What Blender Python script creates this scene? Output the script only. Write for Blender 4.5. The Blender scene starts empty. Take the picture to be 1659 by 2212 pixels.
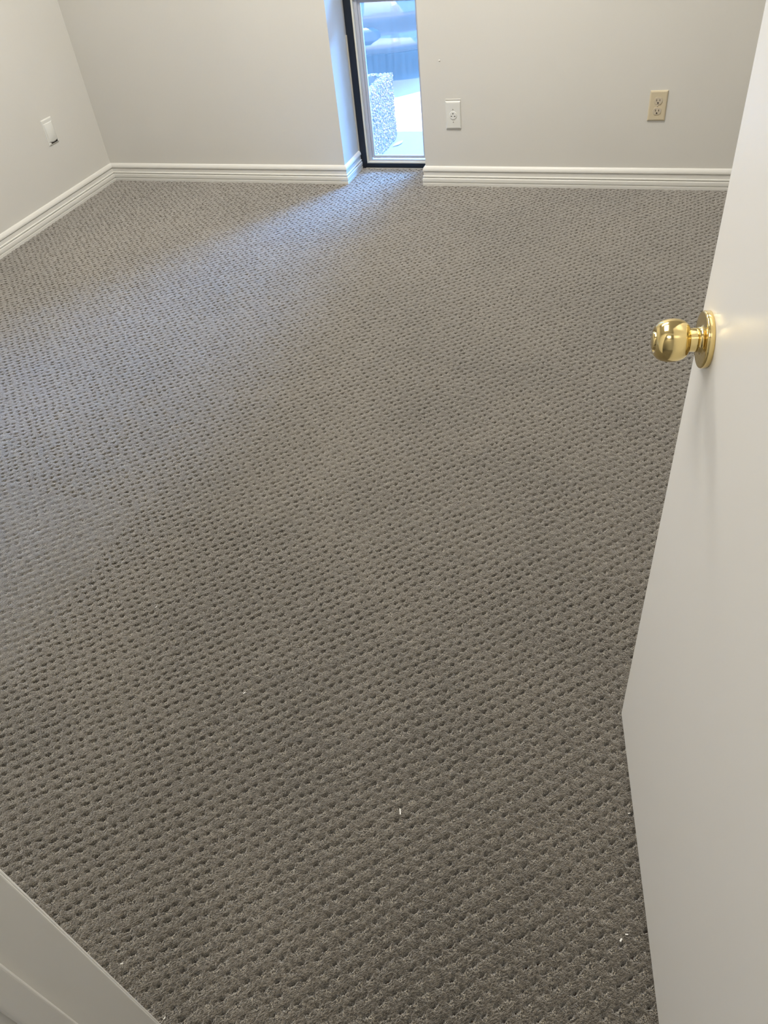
import bpy, bmesh, math, random
import numpy as np
from mathutils import Vector, Matrix

# ------------------------------------------------------------------ camera
scene = bpy.context.scene
C = scene.collection
F_PX = 1651.0
YAW, PITCH, ROLL, EYE = -0.39807421, 0.73823938, -0.13041908, 1.35268431
fw = Vector((math.sin(YAW)*math.cos(PITCH), math.cos(YAW)*math.cos(PITCH), -math.sin(PITCH)))
r0 = Vector((math.cos(YAW), -math.sin(YAW), 0)); u0 = r0.cross(fw)
rt = r0*math.cos(ROLL) + u0*math.sin(ROLL); up = rt.cross(fw)
cd = bpy.data.cameras.new('camera'); cam = bpy.data.objects.new('camera', cd); C.objects.link(cam)
M = Matrix((rt, up, -fw)).transposed().to_4x4(); M.translation = Vector((0, 0, EYE)); cam.matrix_world = M
cd.sensor_fit = 'VERTICAL'; cd.sensor_height = 24.0; cd.lens = 24.0*F_PX/2212.0
cd.clip_start = 0.02; cd.clip_end = 200
scene.camera = cam

# ------------------------------------------------------------------ sky, sun, room lamps, exposure
EXPOSURE = 0.0
WORLD_STRENGTH = 6.5
SUN_STRENGTH = 40.0
GLOW_STRENGTH = 84.0
PANEL_W = 58.0
HALL_W = 7.0
w = bpy.data.worlds.new('sky'); scene.world = w; w.use_nodes = True
bg = w.node_tree.nodes['Background']
bg.inputs[1].default_value = WORLD_STRENGTH
_tc = w.node_tree.nodes.new('ShaderNodeTexCoord'); _sx = w.node_tree.nodes.new('ShaderNodeSeparateXYZ')
_rp = w.node_tree.nodes.new('ShaderNodeValToRGB'); _mr = w.node_tree.nodes.new('ShaderNodeMapRange')
_mr.inputs['From Min'].default_value = -1; w.node_tree.links.new(_tc.outputs['Generated'], _sx.inputs[0])
w.node_tree.links.new(_sx.outputs['X'], _mr.inputs['Value']); w.node_tree.links.new(_mr.outputs[0], _rp.inputs['Fac'])
_rp.color_ramp.elements[0].color = (0.08, 0.19, 0.42, 1); _rp.color_ramp.elements[1].color = (0.36, 0.74, 1.45, 1)   # sky set brighter towards +x, throwing the window light leftwards
w.node_tree.links.new(_rp.outputs['Color'], bg.inputs[0])
sd = bpy.data.lights.new('sun', 'SUN'); sd.energy = SUN_STRENGTH; sd.angle = 0.009; sd.color = (1.0, 0.93, 0.80)
sun = bpy.data.objects.new('sun', sd); C.objects.link(sun)
el = math.radians(77); az = math.radians(0)
sdir = Vector((0.10, math.cos(el), -math.sin(el)))           # the way the sunlight travels: over the roof, towards the lot
sun.rotation_euler = sdir.to_track_quat('-Z', 'Y').to_euler()
gd = bpy.data.lights.new('daylight_fill', 'SUN'); gd.energy = GLOW_STRENGTH; gd.angle = math.radians(44); gd.color = (0.15, 0.42, 1.0)
glow = bpy.data.objects.new('daylight_fill', gd); C.objects.link(glow)          # added soft lamp, strengthens the blue window light on the carpet
glow.rotation_euler = Vector((-0.36, -0.80, -0.78)).to_track_quat('-Z', 'Y').to_euler()
vs = scene.view_settings
vs.view_transform = 'Standard'; vs.look = 'None'; vs.gamma = 1; vs.use_curve_mapping = False
vs.exposure = EXPOSURE

# room numbers (metres, floor = pile tips at z 0)
XL, XR, YB, YF = -2.875, 1.30, 3.655, 0.152     # left wall, right wall, far wall, doorway wall (room face)
YH = 0.03                                        # doorway wall (hall face)
HC = 2.55                                        # ceiling
WX0, WX1, YO = -1.504, -1.090, 3.900             # window recess
HX, HY = 0.246, 0.160                            # door hinge

# ------------------------------------------------------------------ helpers
def mat(name, col, rough=0.5, metal=0.0, **kw):
    m = bpy.data.materials.new(name); m.use_nodes = True
    b = m.node_tree.nodes['Principled BSDF']
    b.inputs['Base Color'].default_value = (*col, 1); b.inputs['Roughness'].default_value = rough
    b.inputs['Metallic'].default_value = metal
    for k, v in kw.items(): b.inputs[k.replace('_', ' ')].default_value = v
    return m
def nodes(m): return m.node_tree.nodes, m.node_tree.links, m.node_tree.nodes['Principled BSDF']
def noise_bump(m, scale, strength, dist=0.001, detail=3, col_var=0.0):
    n, l, b = nodes(m)
    tc = n.new('ShaderNodeTexCoord'); t = n.new('ShaderNodeTexNoise'); t.inputs['Scale'].default_value = scale
    t.inputs['Detail'].default_value = detail; l.new(tc.outputs['Object'], t.inputs['Vector'])
    bp = n.new('ShaderNodeBump'); bp.inputs['Strength'].default_value = strength; bp.inputs['Distance'].default_value = dist
    l.new(t.outputs['Fac'], bp.inputs['Height']); l.new(bp.outputs['Normal'], b.inputs['Normal'])
    if col_var:
        c = b.inputs['Base Color'].default_value[:]
        t2 = n.new('ShaderNodeTexNoise'); t2.inputs['Scale'].default_value = 2.3; t2.inputs['Detail'].default_value = 4
        l.new(tc.outputs['Object'], t2.inputs['Vector'])
        r = n.new('ShaderNodeValToRGB'); r.color_ramp.elements[0].position = .35; r.color_ramp.elements[1].position = .65
        r.color_ramp.elements[0].color = tuple(x*(1-col_var) for x in c[:3])+(1,)
        r.color_ramp.elements[1].color = tuple(min(1, x*(1+col_var)) for x in c[:3])+(1,)
        l.new(t2.outputs['Fac'], r.inputs['Fac']); l.new(r.outputs['Color'], b.inputs['Base Color'])

def obj(name, bm, m, parent=None, smooth=False, loc=None):
    me = bpy.data.meshes.new(name)
    bmesh.ops.recalc_face_normals(bm, faces=bm.faces[:]) if not getattr(bm, 'keep', False) else None
    bm.to_mesh(me); bm.free(); me.materials.append(m)
    if smooth:
        for f in me.polygons: f.use_smooth = True
    o = bpy.data.objects.new(name, me); C.objects.link(o)
    if parent: o.parent = parent
    if loc is not None: o.location = loc
    return o
def struct(name, bm, m, parent=None, **kw):
    o = obj(name, bm, m, parent, **kw)
    if not parent: o['kind'] = 'structure'
    return o
def thing(name, label, cat, loc=(0, 0, 0), rotz=0, group=None):
    o = bpy.data.objects.new(name, None); C.objects.link(o); o.location = loc; o.rotation_euler = (0, 0, rotz)
    o.empty_display_size = 0.05
    o['label'] = label; o['category'] = cat
    if group: o['group'] = group
    return o
def tag(o, label, cat, group=None):
    o['label'] = label; o['category'] = cat
    if group: o['group'] = group
    return o
def box(bm, x0, x1, y0, y1, z0, z1, bevel=0.0, seg=2):
    vs_ = [bm.verts.new((x, y, z)) for x in (x0, x1) for y in (y0, y1) for z in (z0, z1)]
    fs = [(0, 1, 3, 2), (4, 6, 7, 5), (0, 4, 5, 1), (2, 3, 7, 6), (0, 2, 6, 4), (1, 5, 7, 3)]
    faces = [bm.faces.new([vs_[i] for i in f]) for f in fs]
    if bevel > 0:
        es = list({e for f in faces for e in f.edges})
        bmesh.ops.bevel(bm, geom=es, offset=bevel, segments=seg, affect='EDGES', profile=0.5)
    return vs_
def lathe(bm, prof, n=48, axis='Z', cap=True):
    """prof: list of (radius, height); revolve about the axis"""
    rings = []
    for r, h in prof:
        ring = []
        for k in range(n):
            a = 2*math.pi*k/n; c_, s_ = r*math.cos(a), r*math.sin(a)
            ring.append(bm.verts.new({'Z': (c_, s_, h), 'Y': (c_, h, s_), 'X': (h, c_, s_)}[axis]))
        rings.append(ring)
    for a, b in zip(rings, rings[1:]):
        for k in range(n): bm.faces.new((a[k], a[(k+1) % n], b[(k+1) % n], b[k]))
    if cap:
        bm.faces.new(rings[0]); bm.faces.new(rings[-1][::-1])

# ------------------------------------------------------------------ materials
wall_m = mat('wall_paint', (0.64, 0.625, 0.585), 0.55); noise_bump(wall_m, 90, 0.25, 0.0015, 4, 0.012)
ceil_m = mat('ceiling_paint', (0.78, 0.77, 0.74), 0.8)
trim_m = mat('trim_paint', (0.72, 0.71, 0.67), 0.32)
door_m = mat('door_paint', (0.90, 0.89, 0.865), 0.28); noise_bump(door_m, 35, 0.10, 0.0006, 3)
jamb_m = mat('jamb_paint', (0.88, 0.865, 0.82), 0.30); noise_bump(jamb_m, 60, 0.10, 0.0005, 3)
hall_m = mat('hall_paint', (0.66, 0.64, 0.60), 0.6)
brass_m = mat('polished_brass', (0.86, 0.68, 0.32), 0.12, 1.0)
brass_dark = mat('brass_recess', (0.35, 0.22, 0.07), 0.3, 1.0)
white_pl = mat('white_plastic', (0.70, 0.70, 0.665), 0.35)
almond_pl = mat('almond_plastic', (0.60, 0.52, 0.37), 0.35)
ivory_pl = mat('ivory_receptacle', (0.55, 0.48, 0.37), 0.35)
slot_m = mat('dark_slot', (0.012, 0.008, 0.007), 0.7)
slot_br = mat('slot_contact', (0.10, 0.08, 0.055), 0.5)
screw_m = mat('screw_head', (0.35, 0.34, 0.32), 0.4, 0.6)
alu_dark = mat('dark_bronze_frame', (0.012, 0.016, 0.024), 0.35, 0.2)
bead_m = mat('cream_glazing_bead', (0.66, 0.64, 0.55), 0.5)
strip_m = mat('grey_sash', (0.42, 0.44, 0.50), 0.4)
caulk_m = mat('caulk', (0.45, 0.42, 0.36), 0.7)
conc_m = mat('sidewalk_concrete', (0.140, 0.072, 0.047), 0.85); noise_bump(conc_m, 40, 0.4, 0.003, 6, 0.06)
asph_m = mat('asphalt', (0.009, 0.007, 0.005), 0.9); noise_bump(asph_m, 120, 0.6, 0.004, 4, 0.1)
stucco_m = mat('outside_stucco', (0.55, 0.52, 0.47), 0.9); noise_bump(stucco_m, 60, 0.6, 0.004, 4)
agg_m = mat('planter_concrete', (0.13, 0.07, 0.04), 0.9); noise_bump(agg_m, 80, 0.6, 0.003, 4)
soil_m = mat('planter_soil', (0.10, 0.075, 0.05), 0.95); noise_bump(soil_m, 30, 1.0, 0.02, 5)
car_m = mat('car_paint', (0.062, 0.034, 0.025), 0.5, 0.0, Coat_Weight=1.0)
car_blk = mat('car_black_plastic', (0.02, 0.022, 0.028), 0.45)
car_glass = mat('car_glass', (0.02, 0.03, 0.035), 0.05)
tyre_m = mat('tyre', (0.02, 0.02, 0.02), 0.8)
rim_m = mat('wheel_metal', (0.5, 0.5, 0.52), 0.3, 0.9)
lamp_m = mat('headlamp_lens', (0.75, 0.78, 0.8), 0.08, 0.3)
fleck_m = mat('white_lint', (0.85, 0.84, 0.80), 0.6)
leaf_m = mat('dry_leaf', (0.25, 0.075, 0.012), 0.8)
panel_m = bpy.data.materials.new('lamp_diffuser'); panel_m.use_nodes = True
_n = panel_m.node_tree.nodes; _b = _n['Principled BSDF']
_b.inputs['Emission Color'].default_value = (1.0, 0.93, 0.80, 1); _b.inputs['Emission Strength'].default_value = 3.0

# dirty glass: clear pane with a thin pale film that scatters the daylight
glass_m = bpy.data.materials.new('dusty_glass'); glass_m.use_nodes = True
n, l, b = nodes(glass_m); n.remove(b); out = n['Material Output']
tr = n.new('ShaderNodeBsdfTransparent'); tr.inputs[0].default_value = (0.93, 0.97, 0.97, 1)
gl = n.new('ShaderNodeBsdfGlossy'); gl.inputs['Roughness'].default_value = 0.02
fr = n.new('ShaderNodeFresnel'); fr.inputs['IOR'].default_value = 1.45
mx = n.new('ShaderNodeMixShader'); l.new(fr.outputs[0], mx.inputs[0]); l.new(tr.outputs[0], mx.inputs[1]); l.new(gl.outputs[0], mx.inputs[2])
tl = n.new('ShaderNodeBsdfTranslucent'); tl.inputs[0].default_value = (1.0, 0.92, 0.85, 1)
tc = n.new('ShaderNodeTexCoord'); mp = n.new('ShaderNodeMapping'); mp.inputs['Scale'].default_value = (60, 1, 4)
l.new(tc.outputs['Object'], mp.inputs[0]); nz = n.new('ShaderNodeTexNoise'); nz.inputs['Scale'].default_value = 1.0; nz.inputs['Detail'].default_value = 5
l.new(mp.outputs[0], nz.inputs['Vector'])
mr = n.new('ShaderNodeMapRange'); mr.inputs['From Min'].default_value = .3; mr.inputs['From Max'].default_value = .75
mr.inputs['To Min'].default_value = .026; mr.inputs['To Max'].default_value = .034
l.new(nz.outputs['Fac'], mr.inputs['Value'])
mx2 = n.new('ShaderNodeMixShader'); l.new(mr.outputs[0], mx2.inputs[0]); l.new(mx.outputs[0], mx2.inputs[1]); l.new(tl.outputs[0], mx2.inputs[2])
l.new(mx2.outputs[0], out.inputs['Surface'])

# carpet: patterned cut-and-loop pile
carpet_m = bpy.data.materials.new('carpet'); carpet_m.use_nodes = True
n, l, b = nodes(carpet_m)
b.inputs['Roughness'].default_value = 1.0; b.inputs['Specular IOR Level'].default_value = 0.1
b.inputs['Sheen Weight'].default_value = 0.95; b.inputs['Sheen Roughness'].default_value = 0.45
b.inputs['Sheen Tint'].default_value = (1, 0.97, 0.92, 1)
g = n.new('ShaderNodeNewGeometry'); sp = n.new('ShaderNodeSeparateXYZ'); l.new(g.outputs['Position'], sp.inputs[0])
def N(t, **kw):
    x = n.new(t)
    for k, v in kw.items(): x.inputs[k].default_value = v
    return x
rotm = N('ShaderNodeMapping'); rotm.inputs['Rotation'].default_value = (0, 0, math.radians(43)); rotm.inputs['Scale'].default_value = (0.45, 1, 1)
rotm.vector_type = 'TEXTURE'; rotm.inputs['Scale'].default_value = (1, 1, 1)
mp2 = N('ShaderNodeMapping'); mp2.inputs['Scale'].default_value = (0.30, 1.0, 1.0)
l.new(g.outputs['Position'], rotm.inputs[0]); l.new(rotm.outputs[0], mp2.inputs[0])
fib = N('ShaderNodeTexNoise', Scale=520.0, Detail=3.0, Roughness=0.62); l.new(mp2.outputs[0], fib.inputs['Vector'])
fib2 = N('ShaderNodeTexNoise', Scale=560.0, Detail=1.0); l.new(g.outputs['Position'], fib2.inputs['Vector'])
vor = N('ShaderNodeTexVoronoi', Scale=360.0); l.new(g.outputs['Position'], vor.inputs['Vector'])
big = N('ShaderNodeTexNoise', Scale=2.2, Detail=4.0, Roughness=0.55, Distortion=0.4); l.new(g.outputs['Position'], big.inputs['Vector'])
cr = n.new('ShaderNodeValToRGB'); e = cr.color_ramp.elements
e[0].position = 0.40; e[0].color = (0.030, 0.025, 0.018, 1)
e[1].position = 0.62; e[1].color = (0.186, 0.162, 0.128, 1)
l.new(fib.outputs['Fac'], cr.inputs['Fac'])
mrb = N('ShaderNodeMapRange'); mrb.inputs['From Min'].default_value = .35; mrb.inputs['From Max'].default_value = .65
mrb.inputs['To Min'].default_value = .72; mrb.inputs['To Max'].default_value = 1.22
l.new(big.outputs['Fac'], mrb.inputs['Value'])
# worn / stained spots with their own place on the carpet
def spot(x, y, r, amt, prev):
    vm = N('ShaderNodeVectorMath'); vm.operation = 'DISTANCE'; vm.inputs[1].default_value = (x, y, 0)
    l.new(g.outputs['Position'], vm.inputs[0])
    q = N('ShaderNodeMapRange'); q.interpolation_type = 'SMOOTHSTEP'
    q.inputs['From Min'].default_value = r*.2; q.inputs['From Max'].default_value = r
    q.inputs['To Min'].default_value = amt; q.inputs['To Max'].default_value = 1.0
    l.new(vm.outputs['Value'], q.inputs['Value'])
    m_ = N('ShaderNodeMath'); m_.operation = 'MULTIPLY'; l.new(prev, m_.inputs[0]); l.new(q.outputs[0], m_.inputs[1])
    return m_.outputs[0]
f_ = mrb.outputs[0]
for sx, sy, sr, sa in [(-0.009, 2.605, .07, .80), (-0.282, 2.553, .06, .86), (-0.33, 2.50, .05, .88), (-1.9, 3.35, .22, .88), (-0.22, .82, .16, .86)]:
    f_ = spot(sx, sy, sr, sa, f_)
vmul = N('ShaderNodeVectorMath'); vmul.operation = 'SCALE'; l.new(cr.outputs['Color'], vmul.inputs[0]); l.new(f_, vmul.inputs['Scale'])
# bed of each dimple: pale loop tops, with shade between loops painted in dark
att = N('ShaderNodeAttribute'); att.attribute_name = 'loop'
loopc = n.new('ShaderNodeValToRGB'); e = loopc.color_ramp.elements
e[0].position = .16; e[0].color = (0.56, 0.50, 0.39, 1); e[1].position = .55; e[1].color = (0.025, 0.020, 0.014, 1)
l.new(vor.outputs['Distance'], loopc.inputs['Fac'])
mixc = n.new('ShaderNodeMix'); mixc.data_type = 'RGBA'
lf = N('ShaderNodeMath'); lf.operation = 'MULTIPLY'; lf.use_clamp = True; lf.inputs[1].default_value = 1.2; l.new(att.outputs['Fac'], lf.inputs[0])
l.new(lf.outputs[0], mixc.inputs[0]); l.new(vmul.outputs[0], mixc.inputs[6]); l.new(loopc.outputs['Color'], mixc.inputs[7])
l.new(mixc.outputs[2], b.inputs['Base Color'])
ad = N('ShaderNodeMath'); ad.operation = 'ADD'; l.new(fib.outputs['Fac'], ad.inputs[0]); l.new(fib2.outputs['Fac'], ad.inputs[1])
bp = N('ShaderNodeBump', Strength=1.0, Distance=0.0035); l.new(ad.outputs[0], bp.inputs['Height']); l.new(bp.outputs[0], b.inputs['Normal'])

# ------------------------------------------------------------------ floor (carpet with its woven dimples as relief)
S = 0.0312
def hash2(i, j, k):
    v = np.sin(i*127.1 + j*311.7 + k*74.7)*43758.5453
    return v - np.floor(v)
def relief(x, y):
    """quincunx lattice of loop dimples, rows along the walls; returns z, loop mask"""
    wx = 0.0014*np.sin(x*37+y*11) + 0.0010*np.sin(y*83-x*61); wy = 0.0014*np.sin(y*29-x*17) + 0.0010*np.sin(x*71+y*47)
    L = S/math.sqrt(2); c45 = math.sqrt(.5)
    X_ = x+wx; Y_ = y+wy
    u = (X_+Y_)*c45/L; v = (-X_+Y_)*c45/L
    iu = np.round(u); iv = np.round(v)
    ju = (hash2(iu, iv, 1)-.5)*.30; jv = (hash2(iu, iv, 2)-.5)*.30
    sz = .80 + .4*hash2(iu, iv, 3); dp = .35+.9*hash2(iu, iv, 4)
    du = (u-iu-ju)*L; dv = (v-iv-jv)*L
    dx = (du-dv)*c45; dy = (du+dv)*c45                       # back in room axes, inside one dimple
    rag = 0.0012*np.sin(x*1300+y*400)+0.0010*np.sin(y*1100-x*700)
    bed = np.exp(-((np.abs(dx+rag)/(.0078*sz))**2.6+(np.abs(dy+rag)/(.0060*sz))**2.6))      # the bed of low loops
    ca = du+.0008; cb = dv-.0038
    gap = np.exp(-((ca+rag)/(.0050*sz))**2-((cb+rag*.5)/.0017)**2)                      # the parting behind the loops under the leaning pile
    z = -0.0018*bed - 0.0130*dp*gap
    z += (hash2(np.floor(x/.0038), np.floor(y/.0038), 5)-.5)*0.0008 + (hash2(np.floor((x+y)/.0023), np.floor((y-x)/.005), 6)-.5)*0.0014
    z += bed*(hash2(np.floor(x/.0021), np.floor(y/.0021), 7)-.5)*0.0016
    return z, np.clip(bed*.85, 0, 1)
patches = [(-1.25, 0.32, 0.02, 1.25, .0015), (XL, 0.32, 1.25, 3.9, .0027), (0.32, XR, 0.19, YB, .02), (XL, -1.25, 0.19, 1.25, .0045), (-.53, .26, -1.3, .02, .02)]
V_, F_, A_ = [], [], []; off = 0
for x0, x1, y0, y1, s in patches:
    if y1 > YB: pass
    nx = int((x1-x0)/s)+1; ny = int((y1-y0)/s)+1
    X, Y = np.meshgrid(np.linspace(x0, x1, nx), np.linspace(y0, y1, ny))
    Z, A = relief(X, Y)
    if s > .01: Z = Z*0-.0012; A = A*0
    V_.append(np.stack([X, Y, Z], -1).reshape(-1, 3)); A_.append(A.reshape(-1))
    idx = (np.arange(nx*ny).reshape(ny, nx)+off)
    q = np.stack([idx[:-1, :-1], idx[:-1, 1:], idx[1:, 1:], idx[1:, :-1]], -1).reshape(-1, 4)
    cxq = (X[:-1, :-1]+X[1:, 1:]).reshape(-1)/2; cyq = (Y[:-1, :-1]+Y[1:, 1:]).reshape(-1)/2
    keep = (cyq < YB+.01) | ((cxq > WX0-.01) & (cxq < WX1+.01))
    keep &= (cyq > YF-.005) | ((cxq > HX-.785) & (cxq < HX+.02))
    F_.append(q[keep]); off += nx*ny
V_ = np.concatenate(V_); F_ = np.concatenate(F_); A_ = np.concatenate(A_)
me = bpy.data.meshes.new('floor')
me.vertices.add(len(V_)); me.vertices.foreach_set('co', V_.astype(np.float32).ravel())
me.loops.add(F_.size); me.loops.foreach_set('vertex_index', F_.astype(np.int32).ravel())
me.polygons.add(len(F_)); me.polygons.foreach_set('loop_start', np.arange(0, F_.size, 4, dtype=np.int32))
me.polygons.foreach_set('use_smooth', np.ones(len(F_), dtype=bool))
at_ = me.attributes.new('loop', 'FLOAT', 'POINT'); at_.data.foreach_set('value', A_.astype(np.float32))
me.update(calc_edges=True); me.materials.append(carpet_m)
floor = bpy.data.objects.new('floor', me); C.objects.link(floor); floor['kind'] = 'structure'
bm = bmesh.new(); box(bm, XL-.1, XR+.1, -1.35, YO, -.06, -.012); struct('floor_slab', bm, conc_m)

# ------------------------------------------------------------------ walls, ceiling
bm = bmesh.new(); box(bm, XL-.12, XL, YH, YB, -.01, HC); struct('wall_left', bm, wall_m)
bm = bmesh.new(); box(bm, XR, XR+.12, YH, YB, -.01, HC); struct('wall_right', bm, wall_m)
bm = bmesh.new()
box(bm, XL-.12, WX0, YB, YO, -.01, HC); box(bm, WX1, XR+.12, YB, YO, -.01, HC); box(bm, WX0, WX1, YB, YO, 2.25, HC)
struct('wall_back', bm, wall_m)
bm = bmesh.new(); box(bm, XL-.14, XR+.14, YO, YO+.05, -.30, HC+.1)
bm.free(); bm = bmesh.new()
box(bm, XL-2, WX0-.0, YO, YO+.04, -.30, 2.75); box(bm, WX1, XR+2, YO, YO+.04, -.30, 2.75)
box(bm, WX0, WX1, YO, YO+.04, 2.25, 2.75); box(bm, WX0, WX1, YO, YO+.04, -.3, -.005)
struct('wall_outside', bm, stucco_m)
JX0 = HX-.765                                     # left jamb face
bm = bmesh.new()
box(bm, XL-.12, JX0-.02, YH, YF, -.01, HC); box(bm, HX+.02, XR+.12, YH, YF, -.01, HC); box(bm, JX0-.02, HX+.02, YH, YF, 2.06, HC)
struct('wall_front', bm, wall_m)
bm = bmesh.new(); box(bm, XL-.2, XR+.2, -1.5, YO+.04, HC, HC+.2); struct('ceiling', bm, ceil_m)
# hall behind the camera
bm = bmesh.new()
box(bm, -1.6, 1.5, -1.42, -1.3, -.01, HC); box(bm, -1.72, -1.6, -1.42, YH, -.01, HC); box(bm, 1.5, 1.62, -1.42, YH, -.01, HC)
struct('wall_hall', bm, hall_m)
bm = bmesh.new(); box(bm, -1.7, 1.6, -1.35, YH, -.05, -.004); struct('floor_hall', bm, carpet_m)

# small dab on the wall
bm = bmesh.new(); bmesh.ops.create_icosphere(bm, subdivisions=2, radius=.005); bmesh.ops.scale(bm, vec=(1, .4, .7), verts=bm.verts[:])
tag(obj('wall_anchor', bm, wall_m, smooth=True, loc=(-1.0, YB, .530)), 'tiny white painted-over anchor on far wall, above white socket', 'wall anchor')

# ------------------------------------------------------------------ baseboards: moulded profile swept with mitres
PROF = [(0, -.004), (.0135, -.004), (.0140, .010), (.0135, .0125), (.0105, .0135), (.0105, .0155), (.0140, .0170), (.0145, .0230), (.0140, .0325),
        (.0125, .0345), (.0085, .0355), (.0085, .0375), (.0105, .0395), (.0130, .0410), (.0125, .0440), (.0085, .0455), (.0085, .0570), (.0085, .0620), (.0065, .0635), (.0065, .0650),
        (.0115, .0665), (.0120, .0700), (.0110, .0760), (.0085, .0815), (.0060, .0850), (.0030, .0870), (0, .0875)]
def sweep(path):
    """separate lengths between path corners, mitred; the moulding stands to the right of travel"""
    P = [Vector((*q, 0)) for q in path]; outs = []
    dirs = [(b_-a_).normalized() for a_, b_ in zip(P, P[1:])]
    nrm = [Vector((d.y, -d.x, 0)) for d in dirs]
    def mit(i):
        if i == 0: return nrm[0]
        if i == len(P)-1: return nrm[-1]
        s_ = nrm[i-1]+nrm[i]; return s_/(s_.dot(nrm[i]))
    for i in range(len(P)-1):
        bm = bmesh.new(); rings = []
        for k in (i, i+1):
            mv = mit(k); rings.append([bm.verts.new(P[k]+mv*o_+Vector((0, 0, z_))) for o_, z_ in PROF])
        for a_ in range(len(PROF)-1): bm.faces.new((rings[0][a_], rings[1][a_], rings[1][a_+1], rings[0][a_+1]))
        bm.faces.new(rings[0]); bm.faces.new(rings[1][::-1])
        outs.append(bm)
    return outs
WY = 3.868                                        # face of the window frame
a_ = sweep([(XL, YF), (XL, YB), (WX0, YB), (WX0, WY-.004)])
for nme, bm in zip(['baseboard_left', 'baseboard_back', 'trim_1'], a_): struct(nme, bm, trim_m)
a_ = sweep([(WX1, WY-.004), (WX1, YB), (XR, YB), (XR, YF), (HX+.068, YF)])
for nme, bm in zip(['trim_2', 'baseboard_far', 'baseboard_right', 'baseboard_front'], a_): struct(nme, bm, trim_m)

# ------------------------------------------------------------------ window: dark metal frame, bead, sash, dusty panes
win = bpy.data.objects.new('window_1', None); C.objects.link(win); win['kind'] = 'structure'
FT = 2.25
def rect_frame(bm, x0, x1, z0, z1, wd, y0, y1, bev=.0015, wb=None):
    wb = wb or wd
    box(bm, x0, x0+wd, y0, y1, z0, z1, bev); box(bm, x1-wd, x1, y0, y1, z0, z1, bev)
    box(bm, x0+wd, x1-wd, y0, y1, z0, z0+wb, bev); box(bm, x0+wd, x1-wd, y0, y1, z1-wb, z1, bev)
MZ = .777
for nme, z0, z1 in (('lower', -.002, MZ), ('upper', MZ, FT)):
    bm = bmesh.new(); rect_frame(bm, WX0+.002, WX1-.002, z0, z1, .036 if nme == 'lower' else .036, WY, WY+.055, .002, .026)
    struct('window_frame', bm, alu_dark, win)
    bm = bmesh.new(); rect_frame(bm, WX0+.038, WX1-.038, z0+.024, z1-.024, .0085, WY+.004, WY+.024, .001, .008)
    struct('glazing_bead', bm, bead_m, win)
    bm = bmesh.new(); rect_frame(bm, WX0+.0465, WX1-.0465, z0+.032, z1-.032, .016, WY+.018, WY+.040, .001, .007)
    struct('gasket', bm, strip_m, win)
    bm = bmesh.new(); rect_frame(bm, WX0+.0625, WX1-.0625, z0+.045, z1-.045, .014, WY+.024, WY+.036, .001, .012)
    struct('sash', bm, strip_m, win)
    bm = bmesh.new(); box(bm, WX0+.060, WX1-.060, WY+.028, WY+.032, z0+.045, z1-.045)
    struct('window_pane', bm, glass_m, win)
bm = bmesh.new(); box(bm, WX0, WX0+.006, WY-.006, WY+.002, -.002, .6, .001); box(bm, WX0+.03, WX1, WY-.004, WY+.002, -.004, .002, .001)
struct('caulk_line', bm, caulk_m, win)

# ------------------------------------------------------------------ left jamb of the doorway (stop and casing) and head
def vprof(pts, z0, z1, bev=.003):
    bm = bmesh.new(); lo = [bm.verts.new((x, y, z0)) for x, y in pts]; hi = [bm.verts.new((x, y, z1)) for x, y in pts]
    k = len(pts)
    for i in range(k): bm.faces.new((lo[i], lo[(i+1) % k], hi[(i+1) % k], hi[i]))
    bm.faces.new(lo[::-1]); bm.faces.new(hi)
    es = [e_ for e_ in bm.edges if abs(e_.verts[0].co.z-e_.verts[1].co.z) > .5]
    bmesh.ops.bevel(bm, geom=es, offset=bev, segments=4, affect='EDGES', profile=.5)
    return bm
dr = bpy.data.objects.new('door_1', None); C.objects.link(dr); dr['kind'] = 'structure'
J = JX0
struct('door_jamb', vprof([(J-.02, YH-.002), (J, YH-.002), (J, YF+.009), (J-.02, YF+.009)], -.005, 2.06), jamb_m, dr, smooth=False)
struct('door_stop', vprof([(J-.001, .0720), (J+.0125, .0730), (J+.0125, .1020), (J-.001, .1030)], -.005, 2.05, .0035), jamb_m, dr)
struct('door_casing', vprof([(J-.060, YF-.001), (J-.0015, YF-.001), (J-.0015, .1640), (J-.060, .167)], -.005, 2.12, .004), jamb_m, dr)
struct('door_casing', vprof([(J-.060, YH+.001), (J-.004, YH+.001), (J-.004, YH-.013), (J-.060, YH-.017)], -.005, 2.12, .004), jamb_m, dr)
struct('door_jamb', vprof([(HX, YH-.002), (HX+.02, YH-.002), (HX+.02, YF), (HX, YF)], -.005, 2.06), jamb_m, dr)
struct('door_casing', vprof([(HX+.008, YF-.001), (HX+.065, YF-.001), (HX+.065, .164), (HX+.008, .164)], -.005, 2.12, .004), jamb_m, dr)
bm = bmesh.new(); box(bm, J, HX, YH-.002, YF, 2.045, 2.06); struct('door_head', bm, jamb_m, dr)

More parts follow.
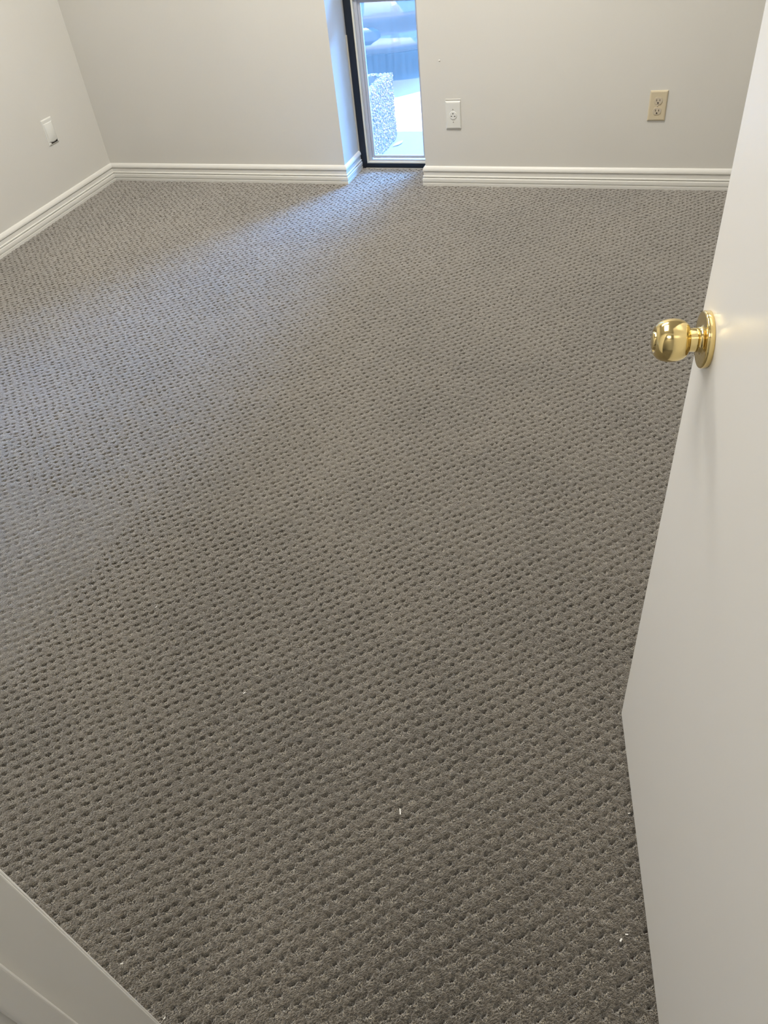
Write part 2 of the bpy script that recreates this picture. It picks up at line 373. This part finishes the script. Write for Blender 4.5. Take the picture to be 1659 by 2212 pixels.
# ------------------------------------------------------------------ the open door and its knob
# local axes: +X runs from the hinge to the free edge, +Y is out of the face the camera sees
dvec = Vector((-.18828909, .98211365, 0)); Cc = Vector((.06587, .89986, 0)); DW = .752
hinge = Cc - dvec*DW
door = thing('panel_door', 'smooth off-white painted door standing open on the right', 'door', hinge, math.atan2(dvec.y, dvec.x))
bm = bmesh.new(); box(bm, 0, DW, -.035, 0, .012, 2.035, .0018, 2)
obj('door_slab', bm, door_m, door)
kx, kz = DW-.047, .8655
def knob_part(name, prof, m, parent, y0=0, sgn=1, n_=64):
    bm = bmesh.new(); lathe(bm, [(r, h*sgn) for r, h in prof], n_, 'Y')
    o = obj(name, bm, m, parent, smooth=True); o.location = (kx, y0, kz) if parent == door else (0, 0, 0)
    return o
ros = [(.0318, 0), (.0330, .0006), (.0330, .0070), (.0322, .0082), (.0308, .0086), (.0200, .0074), (.0160, .0078), (.0148, .0095), (.0142, .0130)]
nk = [(.0142, .0120), (.0138, .0150), (.0138, .0215), (.0142, .0235)]
ball = [(.0140, .0222), (.0165, .0225), (.0198, .0246), (.0228, .0288), (.0246, .0340), (.0252, .0400), (.0248, .0460), (.0234, .0518), (.0208, .0564), (.0172, .0596), (.0148, .0606), (.0138, .0604), (.0132, .0590), (.0115, .0588)]
but = [(.0112, .0586), (.0108, .0594), (.0104, .0618), (.0092, .0628), (.002, .0632)]
for sgn, y0 in ((1, 0), (-1, -.035)):
    r_ = knob_part('rosette', ros, brass_m, door, y0, sgn)
    r_['label'] = 'round brass rosette'
    bm = bmesh.new(); lathe(bm, [(r, h*sgn) for r, h in nk], 64, 'Y'); o = obj('knob_neck', bm, brass_m, door, smooth=True, loc=(kx, y0, kz))
    k_ = knob_part('door_knob', ball, brass_m, door, y0, sgn); k_['label'] = 'polished brass ball knob'
    bm = bmesh.new(); lathe(bm, [(r, h*sgn) for r, h in but], 48, 'Y'); obj('lock_button', bm, brass_m, k_, smooth=True)
bm = bmesh.new(); box(bm, DW-.0005, DW+.0008, -.030, -.005, .84, .90); obj('latch_plate', bm, brass_m, door)
for z_ in (.25, 1.75):
    bm = bmesh.new(); lathe(bm, [(.006, z_), (.006, z_+.09)], 20, 'Z')
    o = obj('hinge', bm, brass_m, door); o.location = (-.004, -.041, 0)

# ------------------------------------------------------------------ wall plates
def plate_bm(w_, h_, t_, bev):
    """bevelled cover plate in local x/z, standing out along -y"""
    bm = bmesh.new()
    o_ = [(-w_/2, 0, -h_/2), (w_/2, 0, -h_/2), (w_/2, 0, h_/2), (-w_/2, 0, h_/2)]
    rings = []
    for ins, y in ((0, 0), (0, -t_*.35), (bev*.35, -t_*.8), (bev, -t_)):
        rings.append([bm.verts.new((math.copysign(abs(x)-ins, x), y, math.copysign(abs(z)-ins, z))) for x, _, z in o_])
    for a, b_ in zip(rings, rings[1:]):
        for k in range(4): bm.faces.new((a[k], a[(k+1) % 4], b_[(k+1) % 4], b_[k]))
    bm.faces.new(rings[-1]); bm.faces.new(rings[0][::-1]); return bm
def disc(r, y0, y1, n_=32, flat=None):
    bm = bmesh.new(); lathe(bm, [(r*.98, y0), (r, (y0+y1)/2), (r*.94, y1)], n_, 'Y')
    if flat:
        for v in bm.verts: v.co.z = max(-flat, min(flat, v.co.z))
    return bm
def slot(name, x, z, w_, h_, y, m, parent):
    bm = bmesh.new(); box(bm, x-w_/2, x+w_/2, y-.0004, y+.002, z-h_/2, z+h_/2); return obj(name, bm, m, parent)
def ground(x, z, r, y, m, parent):
    bm = bmesh.new(); lathe(bm, [(r, y-.0004), (r, y+.002)], 20, 'Y'); o = obj('ground_hole', bm, m, parent, loc=(x, 0, z)); return o

t = thing('power_outlet', 'white single-receptacle wall socket just right of the narrow window', 'power outlet', (-.9445, YB, .311))
obj('cover_plate', plate_bm(.070, .116, .0065, .006), white_pl, t)
r_ = obj('receptacle', disc(.0172, -.0060, -.0085), white_pl, t, smooth=False)
ground(0, .0072, .0026, -.0086, slot_m, r_)
slot('slot', -.0075, -.0035, .0056, .0030, -.0086, slot_m, r_); slot('slot', .0075, -.0035, .0056, .0030, -.0086, slot_m, r_)
for z_ in (.0245, -.0285):
    bm = bmesh.new(); lathe(bm, [(.0024, -.0060), (.0024, -.0070), (.0016, -.0073)], 16, 'Y'); obj('screw', bm, screw_m, t, smooth=True, loc=(0, 0, z_))
bm = bmesh.new(); box(bm, -.034, .036, -.002, .001, .0615, .0665, .0012); obj('paint_ridge', bm, wall_m, t)

t = thing('power_outlet', 'almond duplex wall socket near the far right, by the open door', 'power outlet', (-.0675, YB, .339))
obj('cover_plate', plate_bm(.071, .116, .0060, .006), almond_pl, t)
for z_ in (.0195, -.0195):
    r_ = obj('receptacle', disc(.0170, -.0055, -.0080, flat=.0135), ivory_pl, t, loc=(0, 0, z_))
    slot('slot', -.0063, .0030, .0026, .0080, -.0081, slot_br, r_); slot('slot', .0063, .0030, .0026, .0070, -.0081, slot_br, r_)
    ground(0, -.0075, .0030, -.0081, slot_m, r_)
bm = bmesh.new(); lathe(bm, [(.003, -.0055), (.003, -.0068), (.002, -.0072)], 16, 'Y'); obj('screw', bm, ivory_pl, t, smooth=True)

# cable pass-through with a scooped hood on the left wall
t = thing('cable_plate', 'white scooped cable cover plate on the left wall', 'wall plate', (XL, 3.284, .362), math.radians(90))
obj('cover_plate', plate_bm(.076, .114, .0055, .005), white_pl, t)
bm = bmesh.new(); NX, NZ = 20, 20; gr = []
for j in range(NZ+1):
    v_ = j/NZ; row = []
    for i in range(NX+1):
        u_ = i/NX*2-1
        x = u_*.032; z = .040 - v_*.087
        bul = .0060 + .0075*math.sin(math.pi*min(1, v_*.93))*(1-u_*u_)**.7
        z += v_**3*.006*u_*u_
        row.append(bm.verts.new((x, -bul, z)))
    gr.append(row)
for j in range(NZ):
    for i in range(NX): bm.faces.new((gr[j][i], gr[j][i+1], gr[j+1][i+1], gr[j+1][i]))
h_ = obj('hood', bm, white_pl, t, smooth=True); sm = h_.modifiers.new('s', 'SOLIDIFY'); sm.thickness = .0015; sm.offset = -1
bm = bmesh.new(); box(bm, -.021, .027, -.0066, -.0050, -.0515, -.036); obj('opening', bm, slot_m, t)

# ------------------------------------------------------------------ lint flecks on the carpet
def fleck(x, y, ln, wd, ang, label):
    bm = bmesh.new(); box(bm, -ln/2, ln/2, -wd/2, wd/2, 0, wd*.6, wd*.25, 1)
    for v in bm.verts: v.co.z += .0006*math.cos(v.co.x/ln*3)
    o = obj('lint_fleck', bm, fleck_m, loc=(x, y, .0012)); o.rotation_euler = (0, -.1, ang)
    tag(o, label, 'lint', 'white flecks on the carpet')
fleck(-.298, .600, .0115, .0022, math.radians(112), 'longest white lint sliver, on carpet low in the middle of the photo')
fleck(.103, .489, .0060, .0028, math.radians(70), 'fat white fleck on carpet just left of the door foot')
fleck(.111, .500, .0048, .0018, math.radians(10), 'thin white fleck beside the fat one near the door foot')
fleck(-.667, .232, .0050, .0016, math.radians(30), 'white fleck on carpet close to the left jamb edge')
fleck(-.558, .184, .0045, .0016, math.radians(80), 'white fleck on carpet at the bottom edge beside the jamb')
fleck(-.696, .764, .0060, .0020, math.radians(60), 'pale fleck on carpet, left of centre in lower half')
fleck(-.579, .799, .0040, .0012, math.radians(100), 'thin pale fleck right of the left-of-centre fleck')
fleck(-1.014, .935, .0060, .0018, math.radians(80), 'small white fleck on carpet farther up the left side')
fleck(.098, .703, .0045, .0018, math.radians(20), 'tiny white fleck touching the bottom edge of the door')
fleck(.143, .545, .0040, .0018, math.radians(44), 'tiny white fleck under the door edge, lower right')

# ------------------------------------------------------------------ ceiling lamps of the room and the hall
def troffer(x, y, lx, ly, watts, label, col=(1.0, 0.955, 0.875)):
    t = thing('ceiling_light', label, 'ceiling light', (x, y, HC), 0, 'flat ceiling panels')
    bm = bmesh.new(); rect = [(-lx/2-.02, lx/2+.02, -ly/2-.02, -ly/2), (-lx/2-.02, lx/2+.02, ly/2, ly/2+.02), (-lx/2-.02, -lx/2, -ly/2, ly/2), (lx/2, lx/2+.02, -ly/2, ly/2)]
    for x0, x1, y0, y1 in rect: box(bm, x0, x1, y0, y1, -.012, -.0005)
    obj('frame', bm, trim_m, t)
    bm = bmesh.new(); box(bm, -lx/2, lx/2, -ly/2, ly/2, -.006, -.0005); obj('diffuser', bm, panel_m, t)
    ld = bpy.data.lights.new('panel_lamp', 'AREA'); ld.shape = 'RECTANGLE'; ld.size = lx*.96; ld.size_y = ly*.96; ld.energy = watts; ld.color = col
    lo = bpy.data.objects.new('panel_lamp', ld); C.objects.link(lo); lo.parent = t; lo.location = (0, 0, -.014)
troffer(-1.15, 2.65, 1.2, .6, PANEL_W, 'flat ceiling light panel over the middle left of the room')
troffer(-.75, 1.25, .6, 1.2, PANEL_W*.36, 'flat ceiling light panel over the near part of the room, by the doorway')
troffer(-.35, -.75, .6, .6, HALL_W, 'small flat ceiling light panel in the hall behind the doorway')

# ------------------------------------------------------------------ outside: walk, lot, planter, leaf, parked car
bm = bmesh.new()
pts = [(-7, YO+.04), (5, YO+.04), (5, 5.30), (-1.20, 5.70), (-1.40, 5.66), (-1.746, 5.315), (-2.2, 5.10), (-7, 5.05)]
lo = [bm.verts.new((x, y, -.30)) for x, y in pts]; hi = [bm.verts.new((x, y, -.05)) for x, y in pts]
for i in range(len(pts)): bm.faces.new((lo[i], lo[(i+1) % len(pts)], hi[(i+1) % len(pts)], hi[i]))
bm.faces.new(hi); bm.faces.new(lo[::-1]); struct('sidewalk', bm, conc_m)
bm = bmesh.new(); box(bm, -30, 30, YO+.3, 45, -.32, -.17); struct('ground', bm, asph_m)
bm = bmesh.new(); box(bm, -7, 5, -1.5, 3.95, 2.75, 2.86); struct('roof', bm, stucco_m)

PX1, PX0, PY0, PY1, PZ0, PZ1 = -1.505, -2.10, 4.08, 4.50, -.05, .285
pl = thing('planter_box', 'square exposed-aggregate concrete planter outside the narrow window', 'planter', ((PX0+PX1)/2, (PY0+PY1)/2, PZ0))
cx, cy = (PX0+PX1)/2, (PY0+PY1)/2; hx, hy, hh = (PX1-PX0)/2, (PY1-PY0)/2, PZ1-PZ0; T = .05
bm = bmesh.new()
box(bm, -hx, hx, -hy, -hy+T, 0, hh, .006); box(bm, -hx, hx, hy-T, hy, 0, hh, .006)
box(bm, -hx, -hx+T, -hy+T, hy-T, 0, hh, .006); box(bm, hx-T, hx, -hy+T, hy-T, 0, hh, .006); box(bm, -hx+T, hx-T, -hy+T, hy-T, 0, .05)
obj('body', bm, agg_m, pl)
bm = bmesh.new(); box(bm, -hx+T, hx-T, -hy+T, hy-T, .05, .11); obj('soil', bm, soil_m, pl)
# the pebbles of its exposed-aggregate skin
peb_m = mat('aggregate_pebbles', (0.7, 0.68, 0.64), .8)
n, l, b = nodes(peb_m); g2 = n.new('ShaderNodeNewGeometry'); r2 = n.new('ShaderNodeValToRGB'); e = r2.color_ramp.elements
e[0].color = (.07, .024, .012, 1); e[1].color = (.50, .19, .10, 1); e2 = r2.color_ramp.elements.new(.5); e2.color = (.23, .085, .044, 1)
l.new(g2.outputs['Random Per Island'], r2.inputs['Fac']); l.new(r2.outputs['Color'], b.inputs['Base Color'])
rnd = random.Random(4); bm = bmesh.new()
def pebble(c, nrm):
    r = rnd.uniform(.0035, .0095); m3 = Matrix.Translation(c) @ Matrix.Rotation(rnd.uniform(0, 6.28), 4, 'X') @ Matrix.Rotation(rnd.uniform(0, 6.28), 4, 'Z') @ Matrix.Diagonal((1, rnd.uniform(.6, .95), rnd.uniform(.5, .8), 1))
    bmesh.ops.create_icosphere(bm, subdivisions=1, radius=r, matrix=m3)
for k in range(2000): pebble(Vector((hx, rnd.uniform(-hy, hy), rnd.uniform(.005, hh))), 0)
for k in range(1300): pebble(Vector((rnd.uniform(-hx, hx), -hy, rnd.uniform(.005, hh))), 0)
for k in range(420): pebble(Vector((rnd.uniform(-hx, hx), hy, rnd.uniform(.1, hh))), 0)
for k in range(380): pebble(Vector((rnd.choice((-1, 1))*rnd.uniform(hx-T, hx), rnd.uniform(-hy, hy), hh)), 0)
for k in range(560): pebble(Vector((rnd.uniform(-hx, hx), rnd.choice((-1, 1))*rnd.uniform(hy-T, hy), hh)), 0)
ag = obj('aggregate_skin', bm, peb_m, pl, smooth=True); ag['kind'] = 'stuff'

bm = bmesh.new(); L_ = [(-.045, 0, 0), (-.015, -.016, .003), (.02, -.014, .004), (.048, 0, .008), (.018, .014, .006), (-.02, .014, .004)]
vv = [bm.verts.new(q) for q in L_]; bm.faces.new(vv); r3 = bmesh.ops.extrude_face_region(bm, geom=bm.faces[:])
for v in [x_ for x_ in r3['geom'] if isinstance(x_, bmesh.types.BMVert)]: v.co.z += .002
o = obj('dry_leaf', bm, leaf_m, loc=(-1.463, 4.385, -.049)); o.rotation_euler = (0, 0, math.radians(66))
tag(o, 'small tan dry leaf on the walk against the planter foot', 'leaf')

# parked car, nose towards the building
CX, CY, CG = -2.65, 6.10, -.17
car = thing('parked_car', 'pale blue-grey car parked nose-in beyond the planter, seen through the window', 'car', (CX, CY, CG))
def section(y, hw, z0, z1, round_top, n_=24):
    pts = []
    for k in range(n_+1):
        a = math.pi*k/n_; cx_ = math.cos(a); sx_ = math.sin(a)
        x = hw*math.copysign(abs(cx_)**.38, cx_); z = z0+(z1-z0)*(abs(sx_)**round_top)
        pts.append((x, y, z))
    return pts
def loft(secs, m, name, parent, sub=1):
    bm = bmesh.new(); rr = [[bm.verts.new(q) for q in s_] for s_ in secs]
    for a, b_ in zip(rr, rr[1:]):
        for k in range(len(a)-1): bm.faces.new((a[k], a[k+1], b_[k+1], b_[k]))
        bm.faces.new((a[-1], a[0], b_[0], b_[-1]))
    bm.faces.new(rr[0]); bm.faces.new(rr[-1][::-1])
    o = obj(name, bm, m, parent, smooth=True)
    if sub: s_ = o.modifiers.new('sub', 'SUBSURF'); s_.levels = sub; s_.render_levels = sub
    return o
loft([section(.10, .55, .24, .54, .35), section(.16, .66, .22, .60, .35), section(.28, .78, .20, .66, .35), section(.50, .89, .19, .74, .35), section(1.3, .91, .19, .90, .35),
      section(2.6, .92, .19, .95, .35), section(3.9, .90, .20, .96, .35), section(4.35, .84, .24, .90, .35), section(4.5, .70, .30, .75, .35)], car_m, 'body', car)
loft([section(1.15, .74, .80, .90, .5), section(1.75, .66, .80, 1.36, .5), section(2.6, .66, .80, 1.45, .5), section(3.3, .64, .80, 1.38, .5), section(4.0, .70, .80, .95, .5)], car_glass, 'cabin', car)
# bumper with lip, swept round the nose
def nose(z, inset=0):
    pts = []
    for k in range(33):
        u_ = -1+2*k/32; x = .90*math.sin(u_*math.pi/2); y = .42*(1-math.cos(u_*math.pi/2)**.55)
        pts.append((x*(1-inset), y+inset*.5, z))
    return pts
bm = bmesh.new(); zs = [(.185, .05), (.20, .015), (.235, 0), (.27, .012), (.30, .035), (.335, .035), (.37, .012), (.40, -.008), (.46, -.012), (.52, .01), (.56, .05)]
rr = [[bm.verts.new(q) for q in nose(z, i_)] for z, i_ in zs]
for a, b_ in zip(rr, rr[1:]):
    for k in range(32): bm.faces.new((a[k], a[k+1], b_[k+1], b_[k]))
o = obj('bumper', bm, car_m, car, smooth=True); s_ = o.modifiers.new('s', 'SOLIDIFY'); s_.thickness = .012; s_.offset = -1
bm = bmesh.new()
rr = [[bm.verts.new((q[0]*.65, q[1]*.45-.012, q[2])) for q in nose(z, .02)] for z in (.258, .29, .335, .368)]
for a, b_ in zip(rr, rr[1:]):
    for k in range(32): bm.faces.new((a[k], a[k+1], b_[k+1], b_[k]))
o = obj('lower_grille', bm, car_blk, car, smooth=True); s_ = o.modifiers.new('s', 'SOLIDIFY'); s_.thickness = .01
bm = bmesh.new(); box(bm, -.42, .42, -.012, .03, .56, .66, .02); obj('upper_grille', bm, car_blk, car)
for s_ in (-1, 1):
    bm = bmesh.new(); bmesh.ops.create_uvsphere(bm, u_segments=24, v_segments=16, radius=1, matrix=Matrix.Translation((s_*.66, .17, .60)) @ Matrix.Rotation(-s_*.5, 4, 'Z') @ Matrix.Diagonal((.17, .10, .07, 1)))
    o = obj('headlight', bm, lamp_m, car, smooth=True)
for wy in (.85, 3.55):
    for s_ in (-1, 1):
        bm = bmesh.new(); lathe(bm, [(.20, -.10), (.30, -.10), (.325, -.07), (.325, .07), (.30, .10), (.20, .10)], 40, 'X')
        o = obj('wheel', bm, tyre_m, car, smooth=True, loc=(s_*.83, wy, .325))
        bm = bmesh.new(); lathe(bm, [(.02, s_*.09), (.06, s_*.095), (.16, s_*.075), (.205, s_*.10), (.205, -s_*.09)], 40, 'X'); obj('rim', bm, rim_m, o, smooth=True)
